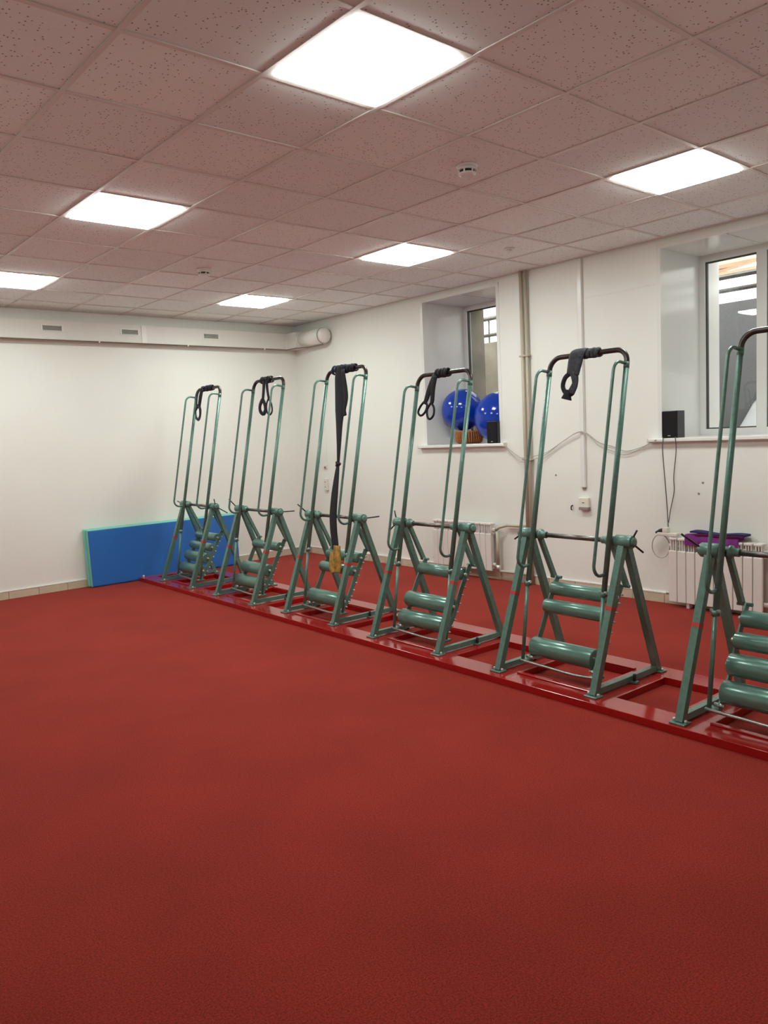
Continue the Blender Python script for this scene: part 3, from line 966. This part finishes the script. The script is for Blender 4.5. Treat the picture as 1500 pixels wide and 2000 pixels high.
def machine(x0, yc, label, rollers, lift, pins):
    t = thing('exercise_machine', label, 'exercise machine', (x0, yc, ZF), RZ, group='green steel exercise machines')
    Z = lambda z: z - ZF
    G = 'green'
    HUB = (0.312, 0.857)
    for s in (1, -1):
        y = 0.347 * s
        # A-frame
        leg = obj('front_leg', tube([(0.004, y, 0.006), (0.292, y, Z(0.832))], 0.0195, 0.019, side=(0, 1, 0), square=True), G, t)
        q = 0.575
        a = Vector((0.004 + 0.288 * q, y, 0.006 + (Z(0.832) - 0.006) * q))
        dr = Vector((0.288, 0, Z(0.832) - 0.006)).normalized()
        obj('tape_mark', tube([a - dr * 0.012, a + dr * 0.012], 0.0203, 0.0198, side=(0, 1, 0), square=True), 'tape', leg)
        obj('rear_leg', tube([(0.625, y, 0.006), (0.335, y, Z(0.835))], 0.0195, 0.017, side=(0, 1, 0), square=True), G, t)
        obj('bottom_rail', tube([(0.02, y, 0.024), (0.612, y, 0.024)], 0.0165, 0.016, side=(0, 1, 0), square=True), G, t)
        for d in (0.0, 0.63):
            fp = obj('foot_plate', bbox((d - 0.033, y - 0.042, 0), (d + 0.033, y + 0.042, 0.009), 0.002, 1), G, t)
            bm = bmesh.new()
            for yy_ in (-0.031, 0.031):
                rings_rev(bm, [(0.009, 0.009), (0.009, 0.019), (0.005, 0.023)], 'Z', (d, y + yy_, 0), 6)
            obj('foot_bolts', bm, 'bolt', fp)
        # clamp block half way along the rail
        cb = obj('rail_clamp', bbox((0.33, y + (-0.05 if s < 0 else 0.0), 0.0), (0.36, y + (0.0 if s < 0 else 0.05), 0.014), 0.002, 1), G, t)
        bm = bmesh.new()
        rings_rev(bm, [(0.010, 0.014), (0.010, 0.05), (0.006, 0.055)], 'Z', (0.345, y - s * 0.0 + (-0.03 if s < 0 else 0.03), 0), 8)
        obj('clamp_bolt', bm, 'hole', cb)
        # hub
        bm = bmesh.new()
        rings_rev(bm, [(0.030, s * 0.297), (0.037, s * 0.300), (0.037, s * 0.398), (0.034, s * 0.402)], 'Y', (HUB[0], 0, Z(HUB[1])), 24)
        hub = obj('hub', bm, G, t)
        bm = bmesh.new()
        rings_rev(bm, [(0.026, s * 0.4015), (0.026, s * 0.412), (0.012, s * 0.414)], 'Y', (HUB[0], 0, Z(HUB[1])), 16)
        obj('hub_cap', bm, G, hub)
        for (ang, ln) in pins[0 if s > 0 else 1]:
            c = Vector((HUB[0], s * 0.388, Z(HUB[1])))
            dv = Vector((math.cos(ang), s * 0.35, math.sin(ang))).normalized()
            obj('locking_pin', tube([c + dv * 0.03, c + dv * (0.04 + ln)], 0.0055, n=8), 'grip', hub)
        # inner collar with flange
        bm = bmesh.new()
        rings_rev(bm, [(0.019, s * 0.200), (0.021, s * 0.203), (0.021, s * 0.238), (0.034, s * 0.240), (0.034, s * 0.252), (0.026, s * 0.254), (0.026, s * 0.296)], 'Y', (HUB[0], 0, Z(HUB[1])), 20)
        obj('collar', bm, G, t)
        # lever post: thick upper tube, thin lower tube
        yp = 0.275 * s
        zt = 1.855 + lift
        zl = 0.555 + 0.15 * 0
        obj('post', tube([(post_d(zl), yp, Z(zl)), (post_d(zt), yp, Z(zt))], 0.0158, n=14), G, t)
        obj('lower_post', tube([(0.145, yp, Z(0.10)), (post_d(0.57) - 0.004, yp, Z(0.57))], 0.0115, n=12), G, t)
        bm = bmesh.new()
        sweep(bm, [(post_d(0.575) - 0.005, yp - 0.026, Z(0.575)), (post_d(0.575) - 0.005, yp + 0.026, Z(0.575))], 0.009, n=8)
        obj('height_bolt', bm, 'bolt', t)
        bm = bmesh.new()
        rings_rev(bm, [(0.020, -0.014), (0.020, 0.014)], 'Z', (post_d(0.565), yp, Z(0.565)), 16)
        obj('post_ferrule', bm, G, t)
        # hook shaped handle rod in front of the post
        off = 0.122
        za, zb = 1.80 + lift, 0.735 + lift
        pa = Vector((post_d(za) - off, yp, Z(za)))
        pb = Vector((post_d(zb) - off, yp, Z(zb)))
        dn = (pb - pa).normalized()
        ex = Vector((1, 0, 0))
        top = [Vector((post_d(za + 0.055), yp, Z(za + 0.052)))] + [pa + ex * (0.052 - 0.052 * math.sin(q * PI / 2 / 5)) * 1.0 + Vector((0.01, 0, 0)) * (1 - q / 5) + Vector((0, 0, 0.062 * math.cos(q * PI / 2 / 5))) for q in range(6)]
        bot = [pb + Vector((0.060 * (1 - math.cos(q * PI / 2 / 5)), 0, -0.062 * math.sin(q * PI / 2 / 5))) for q in range(6)]
        end = Vector((post_d(zb - 0.07) + 0.0, yp, Z(zb - 0.058)))
        obj('handle', tube(top + bot + [end], 0.0095, n=10), G, t)
        # strut from the collar to the top of the side plate
        ys_ = 0.262 * s
        st_ = obj('strut', tube([(HUB[0] + 0.012, ys_, Z(0.838)), (0.452, ys_, Z(0.572))], 0.0135, 0.014, side=(0, 1, 0), square=True), G, t)
        bm = bmesh.new()
        sweep(bm, [(0.450, s * 0.285, Z(0.572)), (0.450, s * 0.205, Z(0.572))], 0.010, n=8)
        obj('pivot_bolt', bm, G, st_)
        # side plate carrying the rollers
        P = [plate_pt(k / 12) for k in range(13)]
        bm = bmesh.new()
        sweep(bm, [(q.x, s * 0.232, Z(q.z)) for q in P], 0.0045, 0.019, side=(0, 1, 0), square=True)
        sp = obj('side_plate', bm, G, t)
        bm = bmesh.new()
        for k in range(9):
            q = plate_pt(0.1 + 0.1 * k)
            c = Vector((q.x + 0.012, s * 0.238, Z(q.z) - 0.004))
            sweep(bm, [c, c + Vector((0.012, s * 0.008, -0.006))], 0.006, n=6)
        obj('peg_row', bm, 'bolt', sp)
        # bottom bracket between lower post and side plate
        obj('bracket', bbox((0.125, min(s * 0.225, s * 0.29), Z(0.088)), (0.185, max(s * 0.225, s * 0.29), Z(0.104)), 0.003, 1), G, t)
        bm = bmesh.new()
        sweep(bm, [(0.165, s * 0.205, Z(0.118)), (0.165, s * 0.258, Z(0.118))], 0.011, n=8)
        obj('bracket_bolt', bm, 'bolt', t)
    # axle and lower cross rod
    obj('axle', tube([(HUB[0], -0.205, Z(HUB[1])), (HUB[0], 0.205, Z(HUB[1]))], 0.0142, n=14), 'steel', t)
    obj('cross_rod', tube(smooth_path([(0.13, 0.275, Z(0.096)), (0.128, 0.1, Z(0.092)), (0.128, -0.12, Z(0.086)), (0.13, -0.275, Z(0.096))], 4), 0.0088, n=10), 'rod', t)
    # top bar: dark U-shaped arch
    zt = 1.855 + lift
    r = 0.075
    up = Vector((0.2, 0, 1)).normalized()
    L = Vector((post_d(zt), 0.275, Z(zt)))
    R_ = Vector((post_d(zt), -0.275, Z(zt)))
    ey = Vector((0, 1, 0))
    pts = [L - up * 0.002] + arc(L - ey * r + up * 0.008, r, 0, PI / 2, ey, up, 7)
    pts += arc(R_ + ey * r + up * 0.008, r, PI / 2, PI, ey, up, 7) + [R_ - up * 0.002]
    obj('top_bar', tube(pts, 0.0155, n=14), 'grip', t)
    for s in (1, -1):
        e = (L if s > 0 else R_)
        obj('bar_sleeve', tube([e - up * 0.03, e + up * 0.006], 0.0172, n=14), G, t)
    # rollers
    for k in rollers:
        d, z, rad = SLOT[k]
        w = 0.224
        bm = bmesh.new()
        rings_rev(bm, [(rad - 0.012, -w), (rad - 0.002, -w + 0.001), (rad, -w + 0.004), (rad, w - 0.004), (rad - 0.002, w - 0.001), (rad - 0.012, w)], 'Y', (d, 0, Z(z)), 32)
        ro = obj('roller', bm, 'roller', t)
        bm = bmesh.new()
        for s in (1, -1):
            rings_rev(bm, [(0.011, s * w), (0.011, s * (w + 0.022)), (0.006, s * (w + 0.026))], 'Y', (d, 0, Z(z)), 8)
        obj('roller_axle', bm, 'bolt', ro)
    return t


LAB = ['smallest, farthest green exercise machine in front of the blue gym mat, four rollers',
       'second green exercise machine from the blue mat, short black loops on its bar',
       'green exercise machine with a long black band and yellow end hanging through it',
       'green exercise machine in front of the left radiator, two thin black loops on its bar',
       'green exercise machine with three rollers and a short grey cloth tied to its bar',
       'nearest green exercise machine, cut off by the right edge of the picture']
XO_ = [1.795, 1.765, 1.768, 1.711, 1.680, 1.612]
LIFT = [0.168, 0.155, 0.145, 0.0, 0.0, 0.0]
ROL = [(1, 2, 3, 4), (1, 2, 4), (1, 3, 4), (1, 2, 4), (1, 3, 4), (1, 2, 3, 4)]
PIN = [([(2.6, 0.03)], [(-0.6, 0.10), (1.9, 0.05)]),
       ([(2.2, 0.09)], [(0.0, 0.10)]),
       ([(2.3, 0.09)], [(0.05, 0.10)]),
       ([(1.5, 0.05), (-2.3, 0.045)], []),
       ([(-2.6, 0.03)], [(1.2, 0.035), (-0.75, 0.06)]),
       ([(2.5, 0.12)], [(-0.7, 0.09)])]
MACH = []
for k in range(6):
    MACH.append(machine(XO_[k], ycs[k], LAB[k], ROL[k], LIFT[k], PIN[k]))


# ------------------------------------------------------------------ bands and straps on the bars
def bar_pt(k, y):
    zt = 1.855 + LIFT[k] + 0.083
    d = post_d(zt)
    return Vector((d, y, zt))


def strap(k, name, label, cat, group=None):
    # local frame at the bar of machine k, heights above the floor
    return thing(name, label, cat, (XO_[k], ycs[k], 0), RZ, group)


def ribbon(par, name, pts, w, th, m, k=5):
    P = smooth_path(pts, k)
    wa = lerpn(w, len(P)) if hasattr(w, '__len__') else w
    ta = lerpn(th, len(P)) if hasattr(th, '__len__') else th
    bm = bmesh.new()
    sweep(bm, P, wa, ta, n=10, side=(0, 1, 0))
    return obj(name, bm, m, par)


def knot(par, k, y, m, r=0.026, w=0.03, dz=0.0):
    """band wound around the bar"""
    b = bar_pt(k, y)
    bm = bmesh.new()
    for q in range(4):
        yy_ = y - w + 2 * w * q / 3
        ring = [(b.x + (r - 0.004 * (q % 2)) * math.cos(a), yy_ + 0.006 * math.sin(2 * a), b.z + dz + (r + 0.002 * (q % 2)) * math.sin(a)) for a in [2 * PI * i / 14 for i in range(14)]]
        sweep(bm, ring, 0.009 + w * 0.12, 0.006, n=8, side=(0, 1, 0), closed=True)
    return obj('knot', bm, m, par)


def loop(par, pts, r, m, name='loop'):
    bm = bmesh.new()
    P = smooth_path(list(pts) + [pts[0]], 5)[:-1]
    sweep(bm, P, r[0], r[1], n=8, side=(0, 1, 0), closed=True)
    return obj(name, bm, m, par)


# machine 1: grey-edged black band doubled into loops
k = 0
t = strap(k, 'exercise_band', 'black band doubled over the bar of the farthest machine', 'exercise band', 'bands tied to the machine bars')
knot(t, k, -0.02, 'black', 0.026, 0.06)
b = bar_pt(k, 0.14)
knot(t, k, 0.12, 'greyband', 0.024, 0.02)
ribbon(t, 'strand', [(b.x - 0.028, 0.10, b.z), (b.x - 0.03, 0.15, b.z - 0.09), (b.x - 0.03, 0.20, b.z - 0.2)], [0.03, 0.035, 0.03], 0.008, 'black')
ribbon(t, 'strand', [(b.x - 0.035, 0.14, b.z + 0.005), (b.x - 0.042, 0.20, b.z - 0.07), (b.x - 0.042, 0.24, b.z - 0.2)], [0.012, 0.014, 0.012], 0.008, 'greyband')
z = b.z
loop(t, [(b.x - 0.03, 0.21, z - 0.17), (b.x - 0.035, 0.28, z - 0.23), (b.x - 0.035, 0.275, z - 0.30), (b.x - 0.03, 0.235, z - 0.325), (b.x - 0.03, 0.19, z - 0.29), (b.x - 0.03, 0.17, z - 0.22)], (0.020, 0.008), 'black')
loop(t, [(b.x - 0.05, 0.19, z - 0.17), (b.x - 0.055, 0.235, z - 0.23), (b.x - 0.055, 0.225, z - 0.31), (b.x - 0.05, 0.19, z - 0.335), (b.x - 0.05, 0.155, z - 0.29), (b.x - 0.05, 0.15, z - 0.22)], (0.012, 0.007), 'greyband')

# machine 2
k = 1
t = strap(k, 'exercise_band', 'black band hanging as two short loops from the second machine from the mat', 'exercise band', 'bands tied to the machine bars')
knot(t, k, 0.04, 'black', 0.028, 0.075)
b = bar_pt(k, 0.02)
z = b.z
ribbon(t, 'strand', [(b.x - 0.025, 0.05, z - 0.01), (b.x - 0.03, 0.06, z - 0.10), (b.x - 0.03, 0.085, z - 0.19)], [0.026, 0.022, 0.02], 0.009, 'black')
ribbon(t, 'strand', [(b.x - 0.02, 0.01, z - 0.01), (b.x - 0.03, -0.01, z - 0.10), (b.x - 0.03, -0.03, z - 0.2)], [0.022, 0.018, 0.014], 0.009, 'black')
loop(t, [(b.x - 0.03, 0.09, z - 0.18), (b.x - 0.035, 0.135, z - 0.24), (b.x - 0.035, 0.135, z - 0.295), (b.x - 0.03, 0.09, z - 0.32), (b.x - 0.03, 0.05, z - 0.29), (b.x - 0.03, 0.055, z - 0.23)], (0.024, 0.008), 'black')
loop(t, [(b.x - 0.03, -0.02, z - 0.18), (b.x - 0.035, 0.015, z - 0.24), (b.x - 0.035, 0.01, z - 0.31), (b.x - 0.03, -0.03, z - 0.335), (b.x - 0.03, -0.075, z - 0.30), (b.x - 0.03, -0.065, z - 0.23)], (0.010, 0.007), 'black')

# machine 3: long band with a yellow webbing end
k = 2
t = strap(k, 'long_strap', 'long black band with a yellow webbing end hanging from the third machine', 'strap')
knot(t, k, 0.09, 'navy', 0.034, 0.075)
knot(t, k, -0.06, 'black', 0.028, 0.055)
b = bar_pt(k, 0)
x, z = b.x - 0.03, b.z
ribbon(t, 'upper_band', [(x + 0.01, 0.055, z + 0.025), (x - 0.005, 0.06, z - 0.06), (0.46, 0.04, 1.872), (0.435, 0.015, 1.743), (0.41, 0.0, 1.615), (0.38, -0.02, 1.445), (0.353, -0.034, 1.290)], [0.045, 0.062, 0.064, 0.062, 0.044, 0.028, 0.014], [0.018, 0.017, 0.015, 0.016, 0.013, 0.010, 0.010], 'black', 6)
ribbon(t, 'side_fold', [(x - 0.012, 0.0, z - 0.01), (0.455, -0.045, 1.92), (0.44, -0.07, 1.83), (0.43, -0.055, 1.74), (0.425, -0.065, 1.69)], [0.02, 0.030, 0.028, 0.020, 0.022], 0.010, 'black')
bm = bmesh.new()
for (dy, dz, tl) in ((0.0, 0.006, 0.5), (0.004, -0.008, -0.45), (-0.004, 0.0, 0.0)):
    sweep(bm, [(0.352 + 0.010 * math.cos(q), -0.035 + dy + 0.014 * math.sin(q), 1.292 + dz + tl * 0.014 * math.sin(q)) for q in [2 * PI * i / 12 for i in range(12)]], 0.011, 0.012, n=8, closed=True)
obj('middle_knot', bm, 'black', t)
ribbon(t, 'lower_band', [(0.352, -0.035, 1.294), (0.335, -0.034, 1.213), (0.30, -0.036, 1.045), (0.278, -0.030, 0.875), (0.270, -0.036, 0.748), (0.264, -0.055, 0.64), (0.260, -0.060, 0.585)], [0.016, 0.030, 0.046, 0.050, 0.049, 0.047, 0.044], 0.009, 'black', 6)
ribbon(t, 'yellow_end', [(0.254, -0.095, 0.622), (0.248, -0.095, 0.54), (0.244, -0.088, 0.46), (0.238, -0.085, 0.40)], [0.046, 0.054, 0.070, 0.055], 0.009, 'yellow')
ribbon(t, 'yellow_fold', [(0.240, -0.045, 0.57), (0.236, -0.035, 0.50), (0.232, -0.045, 0.43), (0.230, -0.06, 0.395)], [0.024, 0.034, 0.046, 0.026], 0.009, 'yellow')

# machine 4
k = 3
t = strap(k, 'exercise_band', 'two thin black tube loops hanging from the machine before the left radiator', 'exercise band', 'bands tied to the machine bars')
knot(t, k, 0.015, 'black', 0.028, 0.05)
b = bar_pt(k, 0.02)
x, z = b.x - 0.03, b.z
ribbon(t, 'strand', [(x, 0.06, z - 0.01), (x - 0.005, 0.11, z - 0.09), (x - 0.005, 0.155, z - 0.17), (x - 0.005, 0.18, z - 0.21)], [0.026, 0.026, 0.022, 0.014], 0.010, 'black')
ribbon(t, 'strand', [(x - 0.01, 0.05, z - 0.02), (x - 0.012, 0.075, z - 0.10), (x - 0.012, 0.09, z - 0.19), (x - 0.012, 0.10, z - 0.21)], [0.022, 0.022, 0.020, 0.015], 0.010, 'black')
loop(t, [(x - 0.005, 0.175, z - 0.19), (x - 0.005, 0.225, z - 0.225), (x - 0.005, 0.255, z - 0.27), (x - 0.005, 0.225, z - 0.295), (x - 0.005, 0.178, z - 0.27), (x - 0.005, 0.155, z - 0.225)], (0.0085, 0.0085), 'black')
loop(t, [(x - 0.012, 0.10, z - 0.205), (x - 0.012, 0.145, z - 0.25), (x - 0.012, 0.150, z - 0.30), (x - 0.012, 0.125, z - 0.325), (x - 0.012, 0.085, z - 0.30), (x - 0.012, 0.075, z - 0.25)], (0.0085, 0.0085), 'black')

# machine 5: grey cloth band
k = 4
t = strap(k, 'cloth_band', 'short grey cloth band with a knotted end on the bar of the fifth machine', 'exercise band', 'bands tied to the machine bars')
knot(t, k, -0.03, 'greyband', 0.024, 0.045)
b = bar_pt(k, 0.03)
x, z = b.x - 0.03, b.z
ribbon(t, 'drape', [(b.x + 0.02, 0.04, z + 0.012), (b.x - 0.004, 0.045, z + 0.026), (x, 0.055, z + 0.0), (x - 0.006, 0.07, z - 0.06), (x - 0.006, 0.09, z - 0.115)], [0.05, 0.055, 0.055, 0.050, 0.040], [0.010, 0.010, 0.013, 0.016, 0.016], 'greyband')
ribbon(t, 'drape_fold', [(x - 0.01, 0.02, z - 0.01), (x - 0.018, 0.03, z - 0.06), (x - 0.018, 0.05, z - 0.12)], [0.018, 0.02, 0.018], 0.010, 'greyband')
loop(t, [(x - 0.006, 0.085, z - 0.10), (x - 0.006, 0.14, z - 0.13), (x - 0.006, 0.16, z - 0.185), (x - 0.006, 0.13, z - 0.23), (x - 0.006, 0.09, z - 0.225), (x - 0.006, 0.068, z - 0.16)], (0.015, 0.010), 'black')
ribbon(t, 'loop_fold', [(x - 0.014, 0.07, z - 0.10), (x - 0.016, 0.062, z - 0.17), (x - 0.014, 0.095, z - 0.225)], [0.030, 0.022, 0.026], 0.008, 'greyband')
ribbon(t, 'knotted_end', [(x - 0.01, 0.118, z - 0.205), (x - 0.012, 0.125, z - 0.235), (x - 0.012, 0.132, z - 0.262)], [0.026, 0.026, 0.040], [0.016, 0.018, 0.010], 'black')
